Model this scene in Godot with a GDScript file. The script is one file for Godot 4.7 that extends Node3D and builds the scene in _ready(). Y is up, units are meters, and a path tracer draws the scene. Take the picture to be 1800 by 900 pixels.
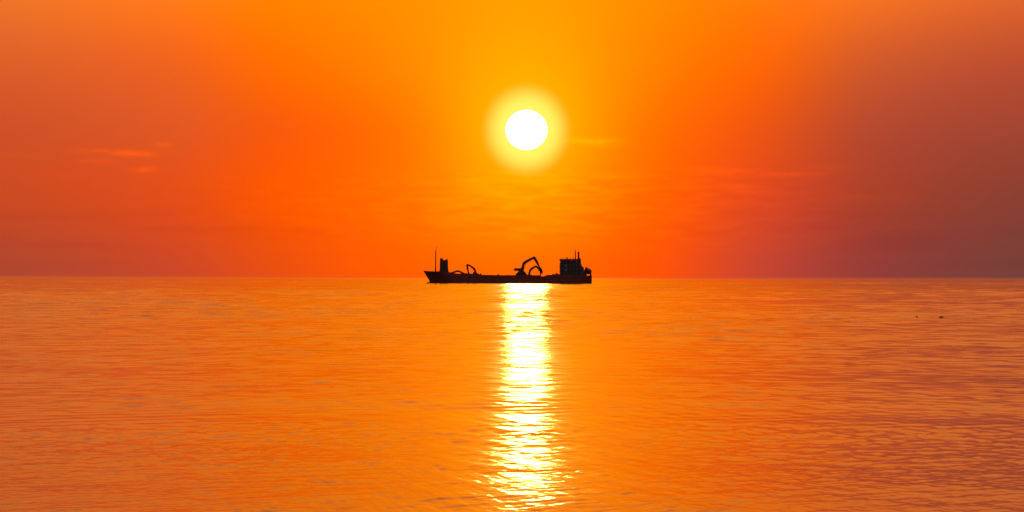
extends Node3D
# A dredger at anchor on a calm evening sea, the low sun right behind it.
# Metres; the eye stands 2.75 m above the sea and looks along -z.

const EYE := 2.75
const U := 0.2895             # one unit of the ship's side elevation, in metres
const SHIP := Vector3(-44.9, 0.0, -802.0)
const SUN_AZ := 0.0090        # radians to the right of -z
const SUN_EL := 0.0938

const ROUGHER := 1.5          # wind further out: how much steeper the small waves are there

var taken := {}
var M := {}
var org := Vector3.ZERO       # base of the thing being built, in ship space
var rng := RandomNumberGenerator.new()
var surface := PackedVector3Array()   # the sea's points

# ------------------------------------------------------------------ helpers
func numbered(called: String) -> String:
	var n: int = taken.get(called, 0)
	taken[called] = n + 1
	return called if n == 0 else "%s_%03d" % [called, n]

func tag(o: Node, label: String, category := "", group := "", kind := "") -> void:
	if label: o.set_meta("label", label)
	if category: o.set_meta("category", category)
	if group: o.set_meta("group", group)
	if kind: o.set_meta("kind", kind)

func thing(called: String, label: String, category: String, at: Vector3, group := "") -> Node3D:
	var o := Node3D.new()
	o.name = numbered(called)
	add_child(o)
	o.position = at
	tag(o, label, category, group)
	return o

func mb() -> SurfaceTool:
	var st := SurfaceTool.new()
	st.begin(Mesh.PRIMITIVE_TRIANGLES)
	return st

func part(called: String, st: SurfaceTool, m: Material, parent: Node) -> MeshInstance3D:
	st.generate_normals()
	var o := MeshInstance3D.new()
	o.name = called
	o.mesh = st.commit()
	o.material_override = m
	parent.add_child(o, true)
	return o

func tri(st: SurfaceTool, a: Vector3, b: Vector3, c: Vector3) -> void:
	st.add_vertex(a); st.add_vertex(b); st.add_vertex(c)

func quad(st: SurfaceTool, a: Vector3, b: Vector3, c: Vector3, d: Vector3) -> void:
	tri(st, a, b, c); tri(st, a, c, d)

# a point of the side elevation: a units aft of the stem head, b units above the water, z metres towards the viewer
func pt(a: float, b: float, z: float) -> Vector3:
	return Vector3(a * U, b * U, z) - org

# a polygon of the side elevation given thickness, its long edges bevelled
func prism(st: SurfaceTool, poly: Array, z0: float, z1: float, bevel := 0.06) -> void:
	st.set_smooth_group(-1)
	var n := poly.size()
	var mid := Vector2.ZERO
	for p in poly: mid += p / n
	var inner := []
	for p in poly:
		var v: Vector2 = p - mid
		inner.append(mid + v * maxf(0.3, 1.0 - bevel / U / maxf(v.length(), 0.01)))
	var bz := minf(bevel, (z1 - z0) * 0.3)
	for i in n:
		var p: Vector2 = poly[i]
		var q: Vector2 = poly[(i + 1) % n]
		var pi: Vector2 = inner[i]
		var qi: Vector2 = inner[(i + 1) % n]
		quad(st, pt(p.x, p.y, z0 + bz), pt(q.x, q.y, z0 + bz), pt(q.x, q.y, z1 - bz), pt(p.x, p.y, z1 - bz))
		quad(st, pt(p.x, p.y, z1 - bz), pt(q.x, q.y, z1 - bz), pt(qi.x, qi.y, z1), pt(pi.x, pi.y, z1))
		quad(st, pt(pi.x, pi.y, z0), pt(qi.x, qi.y, z0), pt(q.x, q.y, z0 + bz), pt(p.x, p.y, z0 + bz))
	var flat := PackedVector2Array()
	for p in inner: flat.append(p)
	var idx := Geometry2D.triangulate_polygon(flat)
	for k in range(0, idx.size(), 3):
		var a := flat[idx[k]]; var b := flat[idx[k + 1]]; var c := flat[idx[k + 2]]
		tri(st, pt(a.x, a.y, z1), pt(b.x, b.y, z1), pt(c.x, c.y, z1))
		tri(st, pt(c.x, c.y, z0), pt(b.x, b.y, z0), pt(a.x, a.y, z0))

func block(st: SurfaceTool, a0: float, a1: float, b0: float, b1: float, z0: float, z1: float, bevel := 0.05) -> void:
	prism(st, [Vector2(a0, b0), Vector2(a0, b1), Vector2(a1, b1), Vector2(a1, b0)], z0, z1, bevel)

# a round bar through points, one radius (metres) per point
func tube(st: SurfaceTool, pts: Array, radii: Array, sides := 10, flat_z := 1.0) -> void:
	st.set_smooth_group(1)
	var rings := []
	var n := pts.size()
	for i in n:
		var d: Vector3 = (pts[mini(i + 1, n - 1)] - pts[maxi(i - 1, 0)]).normalized()
		var s := d.cross(Vector3.BACK)
		s = Vector3.RIGHT if s.length() < 0.05 else s.normalized()
		var t := d.cross(s).normalized()
		var ring := []
		for k in sides:
			var g := TAU * k / sides
			ring.append(pts[i] + (s * cos(g) + t * sin(g) * flat_z) * radii[i])
		rings.append(ring)
	for i in n - 1:
		for k in sides:
			var l := (k + 1) % sides
			quad(st, rings[i][k], rings[i][l], rings[i + 1][l], rings[i + 1][k])
	st.set_smooth_group(-1)
	for k in sides:
		var l := (k + 1) % sides
		tri(st, pts[0], rings[0][l], rings[0][k])
		tri(st, pts[n - 1], rings[n - 1][k], rings[n - 1][l])

func paint(c: Color, rough: float, spots: Color, seed_: int, metal := 0.0) -> StandardMaterial3D:
	var m := StandardMaterial3D.new()
	var fn := FastNoiseLite.new()
	fn.seed = seed_
	fn.frequency = 0.02
	fn.fractal_octaves = 5
	var ramp := Gradient.new()
	ramp.offsets = PackedFloat32Array([0.0, 0.38, 0.62, 0.8, 1.0])
	ramp.colors = PackedColorArray([c.darkened(0.25), c, c.lightened(0.05), c.lerp(spots, 0.5), spots])
	var t := NoiseTexture2D.new()
	t.width = 256; t.height = 256; t.seamless = true
	t.noise = fn
	t.color_ramp = ramp
	m.albedo_texture = t
	m.roughness = rough
	m.metallic = metal
	m.uv1_triplanar = true
	m.uv1_scale = Vector3(0.12, 0.12, 0.12)
	return m

# ------------------------------------------------------------------ sky
const SKY_AZ := [-18.5, -12.7, -8.7, -4.6, 0.0, 4.6, 8.2, 12.2, 17.5]
const SKY_EL := [0.0, 2.9, 5.3, 7.6, 10.0, 16.0, 26.0]
var sky_rows := [
	"b04830 cb4828 ea5012 ff5c00 ff6600 f85208 c84630 963e38 78403a",
	"cc4b23 e44e19 ff5a00 ff6e00 ff8c00 ff6200 e24a1e ac412b 8c4032",
	"d05228 e25823 fa5c0a ff7200 ff9a00 ff6e00 ee5612 b84a2e a44632",
	"de622a ee641e ff7000 ff8600 ffa000 ff8000 fa6806 d05a2a be5030",
	"f0782a fc7c1a ff8400 ff9000 ff9e00 ff8c00 ff7c0c f07422 e26a2e",
	"fa8236 ff882c ff9220 ff9c16 ffa812 ff9c16 ff9024 fe8a30 fa8a3a",
	"f08a4a f48e48 f69446 f89a44 faa042 f89a44 f69446 f48e48 f08a4a"]
var sky_table := []

func cubic(rows: Array, i: int, t: float) -> Vector3:
	var n := rows.size()
	var a: Vector3 = rows[maxi(i - 1, 0)]
	var b: Vector3 = rows[i]
	var c: Vector3 = rows[mini(i + 1, n - 1)]
	var d: Vector3 = rows[mini(i + 2, n - 1)]
	return b.cubic_interpolate(c, a, d, t)

func knot(list: Array, x: float) -> Vector2:
	for i in list.size() - 1:
		if x < list[i + 1]:
			return Vector2(i, clampf((x - list[i]) / (list[i + 1] - list[i]), 0.0, 1.0))
	return Vector2(list.size() - 2, 1.0)

func lin(c: float) -> float:
	return c / 12.92 if c <= 0.04045 else pow((c + 0.055) / 1.055, 2.4)

# radiance of the clear evening air, az degrees from the sun, el degrees above the horizon
func air(az: float, el: float) -> Vector3:
	var ka := knot(SKY_AZ, az)
	var ke := knot(SKY_EL, el)
	var col := []
	for r in sky_table:
		col.append(cubic(r, int(ka.x), ka.y))
	var c := cubic(col, int(ke.x), ke.y)
	c = c.clamp(Vector3.ZERO, Vector3.ONE)
	# warm glow in the air around the sun
	var e := el - 5.4
	var r := sqrt(az * az * 1.15 + e * e * (1.25 if e > 0.0 else 1.1))
	var g := exp(-pow(r / 2.1, 1.25)) * 0.92
	c = c.lerp(Vector3(1.0, 0.80, 0.0), g)
	var o := Vector3(lin(c.x), lin(c.y), lin(c.z))
	o.x *= 1.0 + 0.3 * exp(-(az * az) / 22.0) + 0.4 * smoothstep(5.0, 15.0, el) * exp(-(az * az) / 190.0)
	# the rest of the dome: the warm sector fades into dusk away from the sun and overhead
	var dusk := Vector3(0.20, 0.12, 0.11).lerp(Vector3(0.14, 0.115, 0.13), clampf((absf(az) - 40.0) / 120.0, 0.0, 1.0))
	var high := Vector3(0.30, 0.215, 0.205)
	dusk = dusk.lerp(high, smoothstep(4.0, 60.0, el))
	var out := smoothstep(18.0, 70.0, absf(az))
	out = 1.0 - (1.0 - out) * (1.0 - smoothstep(22.0, 60.0, el))
	return o.lerp(dusk, out)

func make_sky() -> Image:
	for row in sky_rows:
		var r := []
		for h in row.split(" "):
			var c := Color(h)
			r.append(Vector3(c.r, c.g, c.b))
		sky_table.append(r)
	var sun_deg := rad_to_deg(SUN_AZ)
	var low := Image.create_empty(512, 256, false, Image.FORMAT_RGBF)
	for y in 256:
		var el := 90.0 - (y + 0.5) / 256.0 * 180.0
		for x in 512:
			var az := wrapf((x + 0.5) / 512.0 * 360.0 - sun_deg, -180.0, 180.0)
			var c := air(az, el) if el > -0.5 else Vector3(0.55, 0.13, 0.03)   # under the sea nobody sees it
			low.set_pixel(x, y, Color(c.x, c.y, c.z))
	low.resize(4096, 2048, Image.INTERPOLATE_CUBIC)
	# the sector round the sun at full resolution, with its thin streaks of cloud
	var wisp := FastNoiseLite.new()
	wisp.seed = 11; wisp.frequency = 1.0; wisp.fractal_octaves = 4
	var puff := FastNoiseLite.new()
	puff.seed = 5; puff.frequency = 1.0; puff.fractal_octaves = 3
	# az, el, half length, half thickness, strength
	var streaks := [[-14.7, 4.40, 1.8, 0.055, 0.9], [-14.0, 4.34, 0.9, 0.09, 0.9], [-13.0, 4.70, 0.4, 0.05, 0.7], [-15.2, 4.06, 0.9, 0.06, 0.6],
		[-13.7, 3.80, 0.6, 0.08, 0.9], [-18.0, 4.20, 1.2, 0.06, 0.22], [-17.0, 3.6, 1.6, 0.06, 0.16],
		[2.5, 4.98, 1.3, 0.10, 1.3], [2.9, 4.80, 1.1, 0.08, 0.4], [6.0, 3.98, 1.3, 0.07, 0.5], [7.2, 3.86, 1.6, 0.05, 1.1], [9.6, 3.74, 1.5, 0.05, 0.8], [11.0, 3.95, 1.2, 0.06, 0.3],
		[7.0, 3.32, 1.5, 0.06, 0.5], [8.4, 3.1, 1.2, 0.06, 0.4], [12.0, 2.9, 2.2, 0.10, 0.22], [4.0, 3.7, 1.8, 0.09, 0.4], [-2.0, 3.5, 1.6, 0.07, 0.4], [0.5, 3.75, 2.0, 0.08, 0.4]]
	for y in range(864, 1024):
		var el := 90.0 - (y + 0.5) / 2048.0 * 180.0
		for x in range(-348, 348):
			var az := (x + 0.5) / 4096.0 * 360.0 - sun_deg
			var c := air(az, maxf(el, 0.0))
			# banks of thin cloud low over the sea, lit from behind
			var band := smoothstep(0.7, 1.8, el) * (1.0 - smoothstep(3.2, 4.4, el)) * exp(-pow((az - 0.5) / 8.5, 2.0))
			var n := wisp.get_noise_2d(az * 0.45, el * 9.0 + 0.05 * az) * 1.5
			var gain := band * clampf(n + 0.05, -0.3, 0.48) * 0.34
			var s := 0.0
			for k in streaks:
				var u: float = (az - k[0]) / k[2]
				if absf(u) > 1.3: continue
				var bend: float = puff.get_noise_2d(az * 0.9, k[0] * 3.0) * 0.05
				var v: float = (el - k[1] - bend) / (k[3] * (0.7 + 0.9 * absf(puff.get_noise_2d(az * 1.6 + 7.0, k[1] * 5.0))))
				s += k[4] * exp(-v * v) * maxf(0.0, 1.0 - u * u) * (0.85 + 0.45 * wisp.get_noise_2d(az * 1.7, el * 6.0))
			# darker bars of haze near the horizon
			var bar := puff.get_noise_2d(az * 0.10 + 40.0, el * 1.5)
			var hz := exp(-pow((el - 1.5) / 1.0, 2.0)) * smoothstep(4.0, 12.0, absf(az))
			gain -= hz * clampf(bar + 0.12, 0.0, 0.6) * 0.2
			c = Vector3(c.x * (1.0 + gain * 0.5), c.y * (1.0 + gain), c.z * (1.0 + gain * 0.3))
			s = minf(s, 1.2)
			c = Vector3(c.x * (1.0 + s * 0.42), c.y * (1.0 + s * 0.36), c.z * (1.0 - s * 0.45))   # thin cloud glowing in the same light
			# forward scatter close to the sun: a pale aureole
			var e := el - rad_to_deg(SUN_EL)
			var r := sqrt(az * az + e * e * 0.93)
			var h := 1.0 - smoothstep(0.80, 1.72, r)
			c = c.lerp(Vector3(1.5, 0.93, 0.13), h)
			low.set_pixel(posmod(x, 4096), y, Color(c.x, c.y, c.z))
	return low

# ------------------------------------------------------------------ sea
var waves := []   # kx, kz, phase, height, wavelength, slope

func make_waves() -> void:
	var lam := 0.11
	while lam < 60.0:
		for k in 3:
			var l := lam * rng.randf_range(0.85, 1.2)
			var spread := 0.75 if l < 0.5 else (0.5 if l < 3.0 else 0.3)
			var a := rng.randfn(0.1, spread)
			var slope := 0.021 if l < 0.3 else 0.017 if l < 0.7 else (0.009 if l < 1.6 else (0.0055 if l < 6.0 else 0.0035))
			slope *= rng.randf_range(0.7, 1.3)
			var kk := TAU / l
			waves.append([sin(a) * kk, cos(a) * kk, rng.randf() * TAU, slope / kk, l, slope])
		lam *= 1.5

# one ring-shaped sheet of the sea: rows of points at the given distances, n_fine columns across the seaward sector
func sheet(rows: Array, n_fine: int, long_runs: int, seam: float) -> Array:
	var cols := []
	var half := deg_to_rad(24.0)
	for i in n_fine + 1:
		cols.append(-half + 2.0 * half * i / n_fine)
	var rest := 48
	for i in range(1, rest):
		cols.append(half + (TAU - 2.0 * half) * i / rest)
	var nc := cols.size()
	var nr := rows.size()
	var pos := PackedVector3Array()
	var nor := PackedVector3Array()
	pos.resize(nc * nr)
	nor.resize(nc * nr)
	var ridge := PackedFloat32Array()
	ridge.resize(nc * nr)
	var gust := FastNoiseLite.new()
	gust.seed = 3; gust.frequency = 1.0; gust.fractal_octaves = 3
	for j in nr:
		var r: float = rows[j]
		var step: float = rows[mini(j + 1, nr - 1)] - r if j < nr - 1 else r - rows[j - 1]
		var wkx := PackedFloat64Array()
		var wkz := PackedFloat64Array()
		var wph := PackedFloat64Array()
		var wh := PackedFloat64Array()
		var why := PackedFloat64Array()
		var meet := smoothstep(0.1, 2.0, absf(r - seam))   # the short waves of the two sheets die out where they meet
		var lost := 0.0
		var shortest := lerpf(2.2, 8.0, smoothstep(25.0, 50.0, r)) * step
		for w in waves:
			if w[4] > shortest:
				wkx.append(w[0]); wkz.append(w[1]); wph.append(w[2]); wh.append(w[3])
				why.append(w[3] * (meet if w[4] < 1.1 else 1.0))
			else: lost += w[5] * w[5] * 0.5
		lost = sqrt(lost) * lerpf(1.0, ROUGHER, smoothstep(25.0, 120.0, r))
		var want := lost * 2.5 * step
		var sigma := minf(want, 0.15 if r < 900.0 else 0.4)
		var rest_tilt := lost * sqrt(1.0 - pow(sigma / want, 2.0)) if want > 0.0 else 0.0
		var nw := wkx.size()
		var calm := 1.0 if r > 13.5 else 0.0
		# what is finer than the mesh becomes short-crested ridges, one row apart
		var jit := rng.randfn(0.0, 1.0)
		var jit_to := jit
		var left := 0
		var run := 1
		for i in nc:
			var a: float = cols[i]
			var x := sin(a) * r
			var z := -cos(a) * r
			var y := 0.0
			var sx := 0.0
			var sz := 0.0
			if i <= n_fine and calm > 0.0:
				for w in nw:
					var p := wkx[w] * x + wkz[w] * z + wph[w]
					var c := cos(p) * wh[w]
					y += sin(p) * why[w]
					sx += c * wkx[w]
					sz += c * wkz[w]
				if left <= 0:
					run = rng.randi_range(2, long_runs)
					left = run
					jit = jit_to
					jit_to = clampf(rng.randfn(0.0, 1.1), -1.5, 1.5)
				left -= 1
				var jn := lerpf(jit_to, jit, smoothstep(0.0, 1.0, float(left) / run))
				sz += jn * rest_tilt
				var g := 1.0 + 0.6 * gust.get_noise_2d(x * 0.035, z * 0.012) + 0.5 * gust.get_noise_2d(x * 0.005 + 90.0, z * 0.0022)
				g = clampf(g, 0.5, 1.45)
				y *= g; sx *= g; sz *= g
				ridge[j * nc + i] = jn * sigma * g * meet
			pos[j * nc + i] = Vector3(x, y, z)
			nor[j * nc + i] = Vector3(-sx, 1.0, -sz)
	# lay the ridges on the water, smoothed over three rows, and turn the normals to fit
	var smooth := PackedFloat32Array()
	smooth.resize(nc * nr)
	for q in range(nc, nc * (nr - 1)):
		smooth[q] = ridge[q - nc] * 0.25 + ridge[q] * 0.5 + ridge[q + nc] * 0.25
	for j in range(1, nr - 1):
		var span: float = rows[j + 1] - rows[j - 1]
		for i in nc:
			var q := j * nc + i
			var v := nor[q]
			if i <= n_fine:
				var slope := (smooth[q + nc] - smooth[q - nc]) / span
				var a: float = cols[i]
				v.x -= slope * sin(a)
				v.z += slope * cos(a)
				pos[q].y += smooth[q]
			nor[q] = v.normalized()
	for i in nc:
		if rows[0] > 1.0: pos[i].y = pos[nc + i].y - 0.004
		nor[i] = nor[nc + i]
		nor[(nr - 1) * nc + i] = nor[(nr - 2) * nc + i]
	var idx := PackedInt32Array()
	idx.resize((nr - 1) * nc * 6)
	surface.append_array(pos)
	var q := 0
	for j in nr - 1:
		for i in nc:
			var l := (i + 1) % nc
			var a := j * nc + i
			var b := j * nc + l
			var c := a + nc
			var e := b + nc
			idx[q] = a; idx[q + 1] = c; idx[q + 2] = b
			idx[q + 3] = b; idx[q + 4] = c; idx[q + 5] = e
			q += 6
	var arr := []
	arr.resize(Mesh.ARRAY_MAX)
	arr[Mesh.ARRAY_VERTEX] = pos
	arr[Mesh.ARRAY_NORMAL] = nor
	arr[Mesh.ARRAY_INDEX] = idx
	return arr

func make_sea() -> void:
	make_waves()
	var near := [0.0, 3.0, 7.0, 11.0, 13.0]
	var d := 14.0
	while d < 32.0:
		near.append(d)
		d += d * d / EYE * 0.00034
	near.append(d)
	var d0 := d
	var far := [d - 0.03, d]      # tucked a little under the near sheet
	while d < 60000.0:
		d += maxf(0.0022 * d, 0.09) if d < 2500.0 else 0.011 * d
		far.append(d)
	var mesh := ArrayMesh.new()
	mesh.add_surface_from_arrays(Mesh.PRIMITIVE_TRIANGLES, sheet(near, 800, 12, d0))
	mesh.add_surface_from_arrays(Mesh.PRIMITIVE_TRIANGLES, sheet(far, 400, 16, d0))
	var m := StandardMaterial3D.new()
	m.albedo_color = Color(0.006, 0.011, 0.013).linear_to_srgb()
	m.roughness = 0.17          # ripples too fine to model
	m.metallic_specular = 0.7
	m.clearcoat_enabled = true
	m.clearcoat = 1.0
	m.clearcoat_roughness = 0.15
	var o := MeshInstance3D.new()
	o.name = "sea"
	o.mesh = mesh
	o.material_override = m
	tag(o, "calm orange sea rippling out to the horizon under the sunset", "", "", "structure")
	add_child(o)
	print("sea rows ", near.size(), " + ", far.size())

# ------------------------------------------------------------------ ship
func stem(b: float) -> float:      # where the stem is at height b
	if b > 21.0: return 0.0
	if b > 6.5: return lerpf(9.2, 0.0, pow((b - 6.5) / 14.5, 0.92))
	return lerpf(11.5, 9.2, clampf(b / 6.5, 0.0, 1.0))

func sheer(a: float) -> float:     # top of the hull's side
	var k := [Vector2(0, 22.0), Vector2(12, 21.2), Vector2(43, 20.3), Vector2(46, 18.2), Vector2(52, 17.7), Vector2(72, 16.3), Vector2(100, 15.3), Vector2(145, 14.2), Vector2(208, 12.4), Vector2(214, 13.4), Vector2(226, 14.6), Vector2(262, 14.2), Vector2(294.5, 14.2)]
	for i in k.size() - 1:
		if a <= k[i + 1].x:
			return lerpf(k[i].y, k[i + 1].y, (a - k[i].x) / (k[i + 1].x - k[i].x))
	return 14.2

func half_beam(t: float, v: float) -> float:   # t units aft of the stem at that height, v 0 keel .. 1 top
	var full := 7.0
	var entry := 62.0 - 26.0 * v
	var f := 1.0 - pow(1.0 - clampf(t / entry, 0.0, 1.0), 2.2)
	var run := clampf((294.5 - t - 8.0) / 40.0, 0.0, 1.0)
	var tuck := lerpf(lerpf(0.45, 0.9, v), 1.0, sqrt(run))
	return full * f * tuck

func make_ship() -> void:
	org = Vector3.ZERO
	var t := thing("dredging_ship", "dark long low dredging ship silhouetted broadside under the sun, blocky bridge at its stern", "ship", SHIP)
	# hull: plates from below the water to the sheer line, inner bulwark and deck
	var st := mb()
	var nu := 90
	var nv := 9
	var top_in := []
	var grid := []
	for s in [1.0, -1.0]:
		var g := []
		for i in nu + 1:
			var u := pow(float(i) / nu, 1.25)
			var col := []
			for j in nv + 1:
				var v := float(j) / nv
				var a0 := lerpf(0.0, 294.5, u)
				var b := lerpf(-7.0, sheer(a0), v)
				var a := lerpf(stem(b), 294.5, u)
				b = lerpf(-7.0, sheer(a), v)
				col.append(pt(a, b, s * maxf(half_beam(a - stem(b), v), 0.08)))
			g.append(col)
		grid.append(g)
	st.set_smooth_group(1)
	for k in 2:
		var g: Array = grid[k]
		for i in nu:
			for j in nv:
				if k == 0: quad(st, g[i][j], g[i][j + 1], g[i + 1][j + 1], g[i + 1][j])
				else: quad(st, g[i + 1][j], g[i + 1][j + 1], g[i][j + 1], g[i][j])
	st.set_smooth_group(-1)
	var p0: Array = grid[0]
	var p1: Array = grid[1]
	for j in nv:
		quad(st, p0[nu][j], p0[nu][j + 1], p1[nu][j + 1], p1[nu][j])
		quad(st, p1[0][j], p1[0][j + 1], p0[0][j + 1], p0[0][j])
	var hull := part("hull", st, M.hull, t)
	# bulwark rail and deck
	st = mb()
	st.set_smooth_group(-1)
	for i in nu:
		var a: Vector3 = p0[i][nv]
		var b: Vector3 = p0[i + 1][nv]
		var c: Vector3 = p1[i + 1][nv]
		var e: Vector3 = p1[i][nv]
		var dn := Vector3(0, -0.85, 0)
		var ai := a + Vector3(0, 0, -minf(0.2, a.z * 0.5))
		var bi := b + Vector3(0, 0, -minf(0.2, b.z * 0.5))
		var ci := c + Vector3(0, 0, minf(0.2, -c.z * 0.5))
		var ei := e + Vector3(0, 0, minf(0.2, -e.z * 0.5))
		quad(st, a, ai, bi, b); quad(st, ai, ai + dn, bi + dn, bi)
		quad(st, e, c, ci, ei); quad(st, ci, ci + dn, ei + dn, ei)
		quad(st, ai + dn, ei + dn, ci + dn, bi + dn)
	part("deck", st, M.deck, t)
	# bulbous bow just breaking the surface
	st = mb()
	tube(st, [pt(3.6, -0.4, 0), pt(4.4, -0.4, 0), pt(6.5, -0.4, 0), pt(10.0, -0.4, 0), pt(15.0, -0.4, 0)], [0.1, 0.42, 0.62, 0.72, 0.8], 14)
	part("bulbous_bow", st, M.hull, t)
	# anchor in its pocket and rubbing strake
	st = mb()
	for b in [11.0]:
		var pts := []
		var rad := []
		for i in range(8, nu + 1):
			var a := lerpf(0.0, 294.0, pow(float(i) / nu, 1.25))
			pts.append(pt(a, b, half_beam(a - stem(b), 18.0 / 21.0) + 0.02))
			rad.append(0.11)
		tube(st, pts, rad, 6)
	part("rubbing_strake", st, M.hull, hull)
	for s in [1.0, -1.0]:
		st = mb()
		var hz := half_beam(16.0, 0.85)
		tube(st, [pt(16, 17.5, s * (hz + 0.1)), pt(15.8, 13.0, s * (hz - 0.1))], [0.16, 0.16], 8)
		tube(st, [pt(13.6, 14.6, s * (hz - 0.1)), pt(14.6, 12.6, s * (hz - 0.05)), pt(15.8, 12.2, s * hz), pt(17.2, 12.6, s * (hz + 0.15)), pt(18.2, 14.6, s * (hz + 0.1))], [0.08, 0.2, 0.24, 0.2, 0.08], 8)
		part("anchor", st, M.black, t)
	# foremast: a thin pole with a leaning whip and a small light bracket
	st = mb()
	tube(st, [pt(20.8, 20, 0), pt(20.9, 32, 0), pt(21.1, 56.5, 0)], [0.36, 0.3, 0.24], 8)
	tube(st, [pt(21.1, 55.5, 0), pt(22.0, 61.5, 0), pt(23.4, 65.0, 0)], [0.16, 0.12, 0.08], 6)
	tube(st, [pt(21.1, 50, -0.5), pt(21.1, 50, 0.5)], [0.06, 0.06], 6)
	part("foremast", st, M.grey, t)
	# bow tower: two heavy legs, a plate between them, a flared foot
	st = mb()
	prism(st, [Vector2(27, 19.5), Vector2(28.4, 25), Vector2(28.6, 43.0), Vector2(34.0, 43.2), Vector2(34.4, 19.5)], -1.6, 1.6)
	part("tower_leg", st, M.grey, t)
	st = mb()
	prism(st, [Vector2(37.8, 19.5), Vector2(37.9, 41.6), Vector2(42.3, 41.2), Vector2(42.8, 26), Vector2(44, 19.5)], -1.6, 1.6)
	part("tower_leg", st, M.grey, t)
	st = mb()
	block(st, 33.5, 38.5, 19.5, 40.6, -1.1, 1.1)
	part("tower_plate", st, M.pale, t)
	st = mb()
	block(st, 29.4, 33.6, 43.0, 44.0, -1.2, 1.2)
	part("tower_cap", st, M.grey, t)
	st = mb()
	block(st, 38.4, 42.0, 41.2, 42.2, -1.2, 1.2)
	part("tower_cap", st, M.grey, t)
	# forecastle winches and bollards
	for a in [9.0, 15.0, 25.0]:
		st = mb()
		tube(st, [pt(a, 18.6, 1.8), pt(a, 21.4, 1.8)], [0.22, 0.26], 10)
		part("bollard", st, M.black, t)
	# overside suction pipe: rises from the forecastle and dips to the bulwark
	st = mb()
	var sp := []
	var sr := []
	for p in [Vector2(46, 17.6), Vector2(50, 18.0), Vector2(54, 19.6), Vector2(58, 21.0), Vector2(61, 21.4), Vector2(64, 20.6), Vector2(68, 18.4), Vector2(72, 16.6), Vector2(78, 15.6), Vector2(90, 15.2)]:
		sp.append(pt(p.x, p.y, 5.2))
		sr.append(0.48)
	tube(st, sp, sr, 12)
	part("suction_pipe", st, M.rust, t)
	for a in [47.5, 66.0, 76.0, 88.0]:
		st = mb()
		block(st, a - 0.8, a + 0.8, 14.0, 17.2, 4.7, 5.7)
		part("pipe_saddle", st, M.black, t)
	# low deck gear amidships, coaming of the hopper
	st = mb()
	block(st, 96, 206, 9, 14.6, -4.6, 4.6, 0.15)
	part("hopper_coaming", st, M.hull, t)
	for g in [[94, 97.5, 17.0], [98.5, 101.5, 17.5], [129, 133, 15.9], [147, 149, 15.4]]:
		st = mb()
		block(st, g[0], g[1], 13.0, g[2], 1.2, 3.6)
		part("deck_locker", st, M.grey, t)
	# after deck: winch house and ventilators before the bridge
	st = mb()
	prism(st, [Vector2(213, 12.5), Vector2(215, 14.6), Vector2(219, 15.4), Vector2(224, 15.2), Vector2(226, 16.0), Vector2(239, 16.0), Vector2(239, 12.5)], -4.5, 4.5, 0.12)
	part("winch_house", st, M.grey, t)
	for g in [[226.5, 229, 17.3], [231, 235.6, 18.4], [236, 238, 17.2]]:
		st = mb()
		tube(st, [pt((g[0] + g[1]) / 2, 15.5, 1.5), pt((g[0] + g[1]) / 2, g[2] - 0.8, 1.5), pt((g[0] + g[1]) / 2, g[2], 1.5)], [(g[1] - g[0]) * U * 0.42, (g[1] - g[0]) * U * 0.5, (g[1] - g[0]) * U * 0.4], 12)
		part("ventilator", st, M.grey, t)
	# accommodation: three decks and the wheelhouse
	st = mb()
	prism(st, [Vector2(239.4, 13), Vector2(239.2, 36.4), Vector2(272, 36.4), Vector2(276.5, 34), Vector2(277, 30.8), Vector2(280, 29.0), Vector2(281.4, 22.0), Vector2(282, 13)], -6.0, 6.0, 0.1)
	var house := part("deckhouse", st, M.pale, t)
	for b in [21.3, 28.9]:
		st = mb()
		block(st, 238.6, 277.0, b, b + 0.7, -6.25, 6.25, 0.03)
		part("deck_edge", st, M.grey, house)
	st = mb()
	block(st, 240.2, 266.0, 36.4, 37.9, -6.4, 6.4, 0.05)
	var wheel := part("wheelhouse", st, M.pale, t)
	st = mb()
	block(st, 239.0, 268.8, 40.0, 43.0, -6.6, 6.6, 0.08)
	part("wheelhouse_roof", st, M.pale, wheel)
	for a in [240.3, 246.2, 253.0]:
		for z in [-6.2, 6.0]:
			st = mb()
			block(st, a, a + 0.9, 37.9, 40.1, z, z + 0.2, 0.02)
			part("window_post", st, M.black, wheel)
	st = mb()
	block(st, 262.8, 268.4, 36.3, 40.1, -5.9, 5.9, 0.02)
	part("wheelhouse_wall", st, M.pale, wheel)
	st = mb()
	block(st, 241.4, 255.4, 37.9, 40.1, -5.2, 5.2, 0.02)
	block(st, 255.4, 262.9, 37.9, 39.5, -5.2, 5.2, 0.02)
	part("wheelhouse_wall", st, M.pale, wheel)
	for a in [241.3, 247.2]:
		for z in [-6.12, 6.06]:
			st = mb()
			block(st, a, a + 4.8 if a < 245.0 else 252.9, 37.9, 40.1, z, z + 0.05, 0.005)
			part("window_pane", st, M.glass, wheel)
	# cabin windows down both sides, in dark frames
	for b in [31.2, 23.4, 17.6]:
		for k in 6:
			var a := 243.6 + k * 5.6
			for s in [1.0, -1.0]:
				st = mb()
				block(st, a - 1.35, a + 1.35, b - 1.35, b + 1.35, s * 6.02 - 0.05, s * 6.02 + 0.05, 0.02)
				var w := part("window", st, M.white if k == 1 and b > 20.0 else M.black, house)
				st = mb()
				block(st, a - 1.0, a + 1.0, b - 1.0, b + 1.0, s * 6.06 - 0.035, s * 6.06 + 0.035, 0.01)
				part("pane", st, M.glass, w)
	# rails along the wheelhouse roof and the boat deck
	st = mb()
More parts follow.
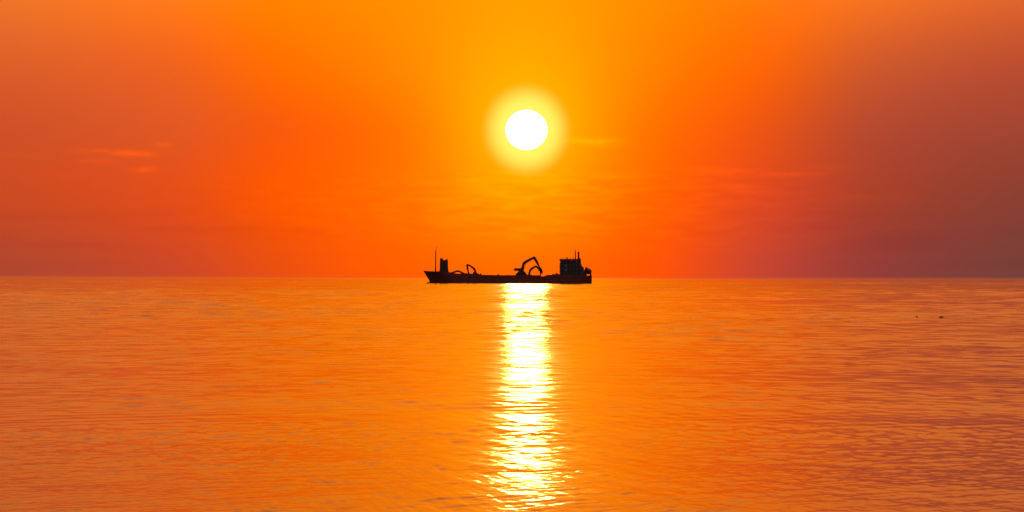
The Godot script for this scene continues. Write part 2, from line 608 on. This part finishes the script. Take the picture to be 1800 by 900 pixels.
	for z in [-6.3, 6.3]:
		tube(st, [pt(240, 44.4, z), pt(268, 44.4, z)], [0.035, 0.035], 5)
		for a in range(240, 269, 4):
			tube(st, [pt(a, 42.3, z), pt(a, 44.4, z)], [0.035, 0.035], 5)
	tag(part("railing", st, M.grey, t), "", "", "", "stuff")
	# radar and masts on the roof
	st = mb()
	tube(st, [pt(252, 42.2, 0), pt(252, 45.4, 0)], [0.3, 0.22], 8)
	block(st, 250.6, 253.4, 45.2, 46.2, -1.1, 1.1, 0.04)
	part("radar", st, M.grey, t)
	st = mb()
	tube(st, [pt(266.6, 40, 0), pt(266.7, 50, 0), pt(266.9, 59.5, 0)], [0.34, 0.26, 0.17], 8)
	tube(st, [pt(264.9, 51.6, 0), pt(268.0, 51.8, 0)], [0.08, 0.08], 6)
	tube(st, [pt(262.4, 42.2, 1.0), pt(262.5, 52.5, 1.0)], [0.07, 0.05], 6)
	part("signal_mast", st, M.grey, t)
	st = mb()
	tube(st, [pt(272.0, 44, 0), pt(272.1, 56.0, 0)], [0.5, 0.42], 10)
	part("exhaust_stack", st, M.black, t)
	# funnel casing
	st = mb()
	prism(st, [Vector2(269.6, 36.2), Vector2(269.8, 41.2), Vector2(270.6, 44.6), Vector2(275.4, 44.6), Vector2(276.2, 38), Vector2(276.4, 33.8)], -2.6, 2.6, 0.15)
	var fun := part("funnel", st, M.grey, t)
	st = mb()
	block(st, 269.9, 275.9, 41.4, 43.0, -2.66, 2.66, 0.02)
	part("funnel_band", st, M.rust, fun)
	# stern: lifeboat cradle, post and bulwark
	for z in [-1.1, 1.1]:
		st = mb()
		tube(st, [pt(279.5, 23.0, z), pt(294.0, 17.6, z)], [0.22, 0.22], 6)
		part("cradle_rail", st, M.black, t)
		st = mb()
		tube(st, [pt(293.4, 12.6, z), pt(293.4, 18.2, z)], [0.42, 0.38], 8)
		part("cradle_post", st, M.black, t)
		st = mb()
		tube(st, [pt(286.0, 25.0, z * 2.0), pt(285.2, 13.0, z * 2.0)], [0.2, 0.24], 6)
		part("davit", st, M.black, t)
	st = mb()
	prism(st, [Vector2(281.5, 12.5), Vector2(281.5, 22.4), Vector2(284.4, 21.0), Vector2(286.0, 18.0), Vector2(286.2, 12.5)], -3.2, 3.2, 0.08)
	part("steering_flat", st, M.grey, t)
	st = mb()
	block(st, 283.0, 294.3, 16.3, 17.9, -1.0, 1.0, 0.03)
	part("boat_deck", st, M.grey, t)

func make_lifeboat() -> void:
	org = Vector3(286.5 * U, 22.5 * U, 0)
	var t := thing("lifeboat", "small enclosed lifeboat tilted stern-down on the ramp at the ship's right end", "lifeboat", SHIP + org)
	var st := mb()
	var pts := []
	var rad := []
	for k in 9:
		var f := k / 8.0
		pts.append(pt(lerpf(282.8, 295.0, f), lerpf(24.6, 20.4, f), 0))
		rad.append(0.2 + 1.15 * pow(sin(PI * clampf(0.06 + 0.9 * f, 0, 1)), 0.55))
	tube(st, pts, rad, 14, 1.1)
	part("boat_hull", st, M.orange, t)
	st = mb()
	prism(st, [Vector2(283.6, 26.0), Vector2(284.4, 29.0), Vector2(286.4, 29.2), Vector2(288.6, 27.0), Vector2(288.4, 24.6)], -0.75, 0.75, 0.1)
	part("canopy", st, M.orange, t)
	for z in [-1.25, 1.25]:
		st = mb()
		tube(st, [pt(284, 23.0, z), pt(294, 19.2, z)], [0.07, 0.07], 6)
		part("grab_line", st, M.black, t)

func tracks(t: Node3D, a0: float, a1: float, b0: float, b1: float) -> void:
	for z in [-1.5, 1.0]:
		var st := mb()
		var r := (b1 - b0) / 2.0
		var poly := []
		for k in 9:
			var g := PI / 2 + PI * k / 8.0
			poly.append(Vector2(a0 + r + cos(g) * r, b0 + r + sin(g) * r))
		for k in 9:
			var g := -PI / 2 + PI * k / 8.0
			poly.append(Vector2(a1 - r + cos(g) * r, b0 + r + sin(g) * r))
		prism(st, poly, z, z + 0.6, 0.05)
		part("track", st, M.black, t)

func arm(called: String, t: Node3D, pts: Array, w: Array, m: Material, z := 0.0) -> void:
	var st := mb()
	var p3 := []
	for p in pts: p3.append(pt(p.x, p.y, z))
	tube(st, p3, w, 8, 0.8)
	part(called, st, m, t)

func make_excavators() -> void:
	# the big one amidships
	org = Vector3(171.0 * U, 14.0 * U, 0)
	var t := thing("excavator", "largest excavator on the ship's deck, its bent boom raised high with stick hanging down right", "excavator", SHIP + org)
	tracks(t, 161.5, 180.0, 13.2, 18.0)
	var st := mb()
	prism(st, [Vector2(163.5, 17.0), Vector2(165, 20.2), Vector2(168, 21.6), Vector2(177, 21.4), Vector2(180.0, 18.6), Vector2(181.5, 14.5), Vector2(165, 14.5)], -1.4, 1.4, 0.12)
	part("pedestal", st, M.rust, t)
	st = mb()
	tube(st, [pt(171.5, 20.8, 0), pt(171.5, 23.2, 0)], [1.5, 1.35], 16)
	part("slew_ring", st, M.black, t)
	st = mb()
	prism(st, [Vector2(158.2, 22.2), Vector2(158.4, 25.6), Vector2(160.5, 27.0), Vector2(170, 26.8), Vector2(175.5, 26.4), Vector2(176.2, 22.0)], -1.5, 1.5, 0.15)
	part("engine_house", st, M.rust, t)
	st = mb()
	block(st, 170.5, 176.0, 22.6, 28.2, 0.5, 1.6, 0.1)
	var cab := part("cab", st, M.rust, t)
	st = mb()
	block(st, 171.4, 175.2, 25.0, 27.4, 1.56, 1.63, 0.01)
	part("cab_window", st, M.glass, cab)
	arm("boom", t, [Vector2(173.6, 24.0), Vector2(174.2, 29.5), Vector2(175.2, 34.0), Vector2(178.2, 37.4), Vector2(184.0, 40.6), Vector2(189.0, 43.2), Vector2(193.4, 44.4)], [0.62, 0.64, 0.7, 0.74, 0.7, 0.6, 0.42], M.rust)
	arm("boom_cylinder", t, [Vector2(176.0, 25.4), Vector2(178.0, 31.0), Vector2(180.0, 36.6)], [0.14, 0.12, 0.09], M.black, 0.5)
	arm("stick", t, [Vector2(192.4, 47.2), Vector2(194.4, 45.2), Vector2(197.6, 40.0), Vector2(200.2, 35.2), Vector2(203.0, 29.6)], [0.46, 0.72, 0.7, 0.58, 0.36], M.rust)
	arm("stick_cylinder", t, [Vector2(183.5, 42.6), Vector2(188.0, 45.0), Vector2(192.6, 46.8)], [0.12, 0.1, 0.08], M.black, 0.0)
	arm("grab_shell", t, [Vector2(203.0, 29.8), Vector2(205.4, 26.6), Vector2(207.2, 23.4), Vector2(208.0, 19.8), Vector2(208.2, 16.8)], [0.3, 0.44, 0.46, 0.42, 0.2], M.black)
	arm("grab_shell", t, [Vector2(203.0, 29.0), Vector2(204.6, 24.5), Vector2(205.2, 20.6), Vector2(205.4, 16.0), Vector2(205.6, 13.4)], [0.26, 0.34, 0.38, 0.34, 0.18], M.black)
	# the second one, its body down in the hopper
	org = Vector3(186.0 * U, 12.0 * U, 1.4)
	t = thing("excavator", "lower arched excavator arm just right of the big excavator on the ship's deck", "excavator", SHIP + org)
	tracks(t, 180.0, 193.0, 11.0, 13.6)
	st = mb()
	block(st, 180.8, 190.5, 13.2, 15.6, 0.0, 2.6, 0.1)
	part("engine_house", st, M.rust, t)
	arm("boom", t, [Vector2(185.2, 13.5), Vector2(185.6, 18.5), Vector2(187.0, 23.0), Vector2(190.5, 26.8), Vector2(194.5, 29.0), Vector2(197.0, 30.2)], [0.52, 0.55, 0.58, 0.56, 0.5, 0.36], M.rust, 1.4)
	arm("stick", t, [Vector2(195.6, 30.8), Vector2(198.0, 29.8), Vector2(201.0, 27.2), Vector2(203.4, 24.4)], [0.36, 0.56, 0.52, 0.34], M.rust, 1.4)
	st = mb()
	prism(st, [Vector2(200.8, 23.8), Vector2(202.6, 25.6), Vector2(204.6, 24.6), Vector2(203.6, 22.0), Vector2(202.2, 21.6)], 0.9, 1.9, 0.05)
	part("bucket", st, M.black, t)
	# the small one behind the forecastle
	org = Vector3(90.0 * U, 14.0 * U, 0)
	t = thing("excavator", "small excavator behind the ship's bow, boom and stick folded into a narrow peak", "excavator", SHIP + org)
	tracks(t, 84.5, 96.5, 12.6, 15.8)
	st = mb()
	prism(st, [Vector2(86.8, 15.6), Vector2(87.0, 18.6), Vector2(91.2, 18.8), Vector2(95.8, 17.6), Vector2(96.2, 15.2)], -1.2, 1.2, 0.1)
	part("engine_house", st, M.rust, t)
	st = mb()
	block(st, 86.6, 88.8, 16.0, 20.0, 0.2, 1.2, 0.06)
	part("cab", st, M.rust, t)
	arm("boom", t, [Vector2(92.6, 16.0), Vector2(91.0, 20.6), Vector2(88.9, 25.6), Vector2(84.6, 28.8), Vector2(79.8, 31.8), Vector2(77.4, 33.0)], [0.5, 0.5, 0.54, 0.48, 0.44, 0.34], M.rust)
	arm("boom_cylinder", t, [Vector2(90.0, 17.4), Vector2(87.8, 22.0), Vector2(86.4, 26.6)], [0.1, 0.09, 0.07], M.black, 0.3)
	arm("stick", t, [Vector2(76.6, 34.0), Vector2(76.5, 31.6), Vector2(77.0, 25.5), Vector2(78.4, 19.6)], [0.32, 0.5, 0.48, 0.36], M.rust)
	st = mb()
	prism(st, [Vector2(76.8, 17.0), Vector2(77.2, 20.2), Vector2(79.6, 19.8), Vector2(81.4, 17.0), Vector2(80.0, 15.4), Vector2(77.6, 15.4)], -0.55, 0.55, 0.05)
	part("bucket", st, M.black, t)

# ------------------------------------------------------------------ birds
# the crest nearest to a spot, for what floats there
func crest(x: float, z: float) -> Vector3:
	var best := Vector3(x, -1.0, z)
	for p in surface:
		if absf(p.x - x) < 0.15 and absf(p.z - z) < 2.5 and p.y > best.y: best = p
	return best - Vector3(0, 0.01, 0)

func make_bird(label: String, at: Vector3, turn: float, s: float) -> void:
	org = Vector3.ZERO
	var t := thing("seabird", label, "bird", at, "seabirds resting on the water")
	t.rotation.y = turn
	t.scale = Vector3.ONE * s
	var st := mb()
	# body, neck and head as one skin
	tube(st, [Vector3(0.25, 0.085, 0), Vector3(0.21, 0.08, 0), Vector3(0.12, 0.055, 0), Vector3(0.0, 0.04, 0), Vector3(-0.09, 0.05, 0), Vector3(-0.135, 0.09, 0), Vector3(-0.145, 0.14, 0), Vector3(-0.155, 0.17, 0), Vector3(-0.185, 0.175, 0), Vector3(-0.205, 0.17, 0)],
		[0.006, 0.028, 0.062, 0.075, 0.066, 0.042, 0.03, 0.036, 0.03, 0.012], 12, 1.15)
	part("body", st, M.feather, t)
	st = mb()
	tube(st, [Vector3(-0.2, 0.17, 0), Vector3(-0.225, 0.166, 0), Vector3(-0.25, 0.158, 0)], [0.011, 0.008, 0.003], 8)
	part("bill", st, M.black, t)
	for z in [-1.0, 1.0]:
		st = mb()
		tube(st, [Vector3(-0.06, 0.07, z * 0.055), Vector3(0.03, 0.085, z * 0.066), Vector3(0.14, 0.09, z * 0.045), Vector3(0.24, 0.1, z * 0.012)], [0.02, 0.034, 0.026, 0.004], 8)
		part("wing", st, M.feather, t)

# ------------------------------------------------------------------ all
func _ready() -> void:
	rng.seed = 20240611
	var cam := Camera3D.new()
	cam.name = "camera"
	cam.fov = 18.45
	cam.near = 0.5
	cam.far = 400000.0
	cam.position = Vector3(0, EYE, 0)
	cam.rotation = Vector3(0.01400, 0.0, 0.00239)
	add_child(cam)
	cam.current = true

	var env := Environment.new()
	env.background_mode = Environment.BG_SKY
	var pan := PanoramaSkyMaterial.new()
	pan.panorama = ImageTexture.create_from_image(make_sky())
	env.sky = Sky.new()
	env.sky.sky_material = pan
	env.tonemap_mode = Environment.TONE_MAPPER_LINEAR
	env.tonemap_exposure = 1.0
	env.sdfgi_enabled = true
	env.ssao_enabled = true
	env.ssil_enabled = true
	var we := WorldEnvironment.new()
	we.name = "environment"
	we.environment = env
	add_child(we)

	# the low sun: its light, and its own glowing ball far beyond the ship
	var to_sun := Vector3(sin(SUN_AZ) * cos(SUN_EL), sin(SUN_EL), -cos(SUN_AZ) * cos(SUN_EL))
	var sl := DirectionalLight3D.new()
	sl.name = "sunlight"
	sl.light_energy = 0.15
	sl.light_angular_distance = 1.5
	sl.light_color = Color(1.0, 0.72, 0.36)
	sl.shadow_enabled = true
	add_child(sl)
	sl.look_at_from_position(to_sun * 100.0, Vector3.ZERO)
	var ball := SphereMesh.new()
	ball.radius = 1370.0
	ball.height = 2740.0
	ball.radial_segments = 64
	ball.rings = 32
	var sm := StandardMaterial3D.new()
	sm.albedo_color = Color.BLACK
	sm.emission_enabled = true
	sm.emission = Color(1.0, 0.90, 0.48)
	sm.emission_operator = BaseMaterial3D.EMISSION_OP_MULTIPLY
	sm.emission_energy_multiplier = 54.0
	var limb := GradientTexture2D.new()   # the disc darkens towards its limb; the ball's pole faces the shore
	limb.width = 8; limb.height = 512
	limb.fill_to = Vector2(0, 1)
	limb.gradient = Gradient.new()
	limb.gradient.offsets = PackedFloat32Array([0.0, 0.36, 0.42, 0.46, 0.49, 1.0])
	limb.gradient.colors = PackedColorArray([Color.WHITE, Color.WHITE, Color(0.8, 0.8, 0.8), Color(0.5, 0.5, 0.48), Color(0.22, 0.21, 0.18), Color(0.22, 0.21, 0.18)])
	sm.emission_texture = limb
	var sun := MeshInstance3D.new()
	sun.name = "sun"
	sun.mesh = ball
	sun.material_override = sm
	sun.position = Vector3(0, EYE, 0) + to_sun * 100000.0
	sun.quaternion = Quaternion(Vector3.UP, -to_sun)
	sun.scale = Vector3(0.965, 0.965, 0.925)
	tag(sun, "round white sun glowing low in the orange sky above the ship", "sun")
	add_child(sun)

	make_sea()

	M.hull = paint(Color(0.50, 0.18, 0.13), 0.6, Color(0.34, 0.13, 0.08), 1)
	M.deck = paint(Color(0.25, 0.17, 0.15), 0.8, Color(0.30, 0.16, 0.10), 2)
	M.grey = paint(Color(0.24, 0.19, 0.19), 0.6, Color(0.28, 0.15, 0.10), 3)
	M.pale = paint(Color(0.31, 0.24, 0.22), 0.55, Color(0.34, 0.19, 0.14), 4)
	M.white = paint(Color(0.9, 0.9, 0.88), 0.5, Color(0.7, 0.6, 0.5), 5)
	M.rust = paint(Color(0.42, 0.12, 0.06), 0.65, Color(0.25, 0.09, 0.05), 6)
	M.black = paint(Color(0.13, 0.10, 0.10), 0.7, Color(0.2, 0.12, 0.1), 7)
	M.orange = paint(Color(0.50, 0.16, 0.06), 0.45, Color(0.4, 0.15, 0.08), 8)
	M.feather = paint(Color(0.22, 0.15, 0.13), 0.8, Color(0.32, 0.25, 0.22), 9)
	var glass := StandardMaterial3D.new()
	glass.albedo_color = Color(0.03, 0.035, 0.04)
	glass.roughness = 0.08
	M.glass = glass

	make_ship()
	make_lifeboat()
	make_excavators()
	make_bird("tiny dark seabird floating far out on the right, the left and paler of two", crest(29.9, -115.5), 0.3, 0.48)
	make_bird("tiny dark seabird floating far out on the right, the right and darker of two", crest(31.1, -114.0), 2.9, 0.62)
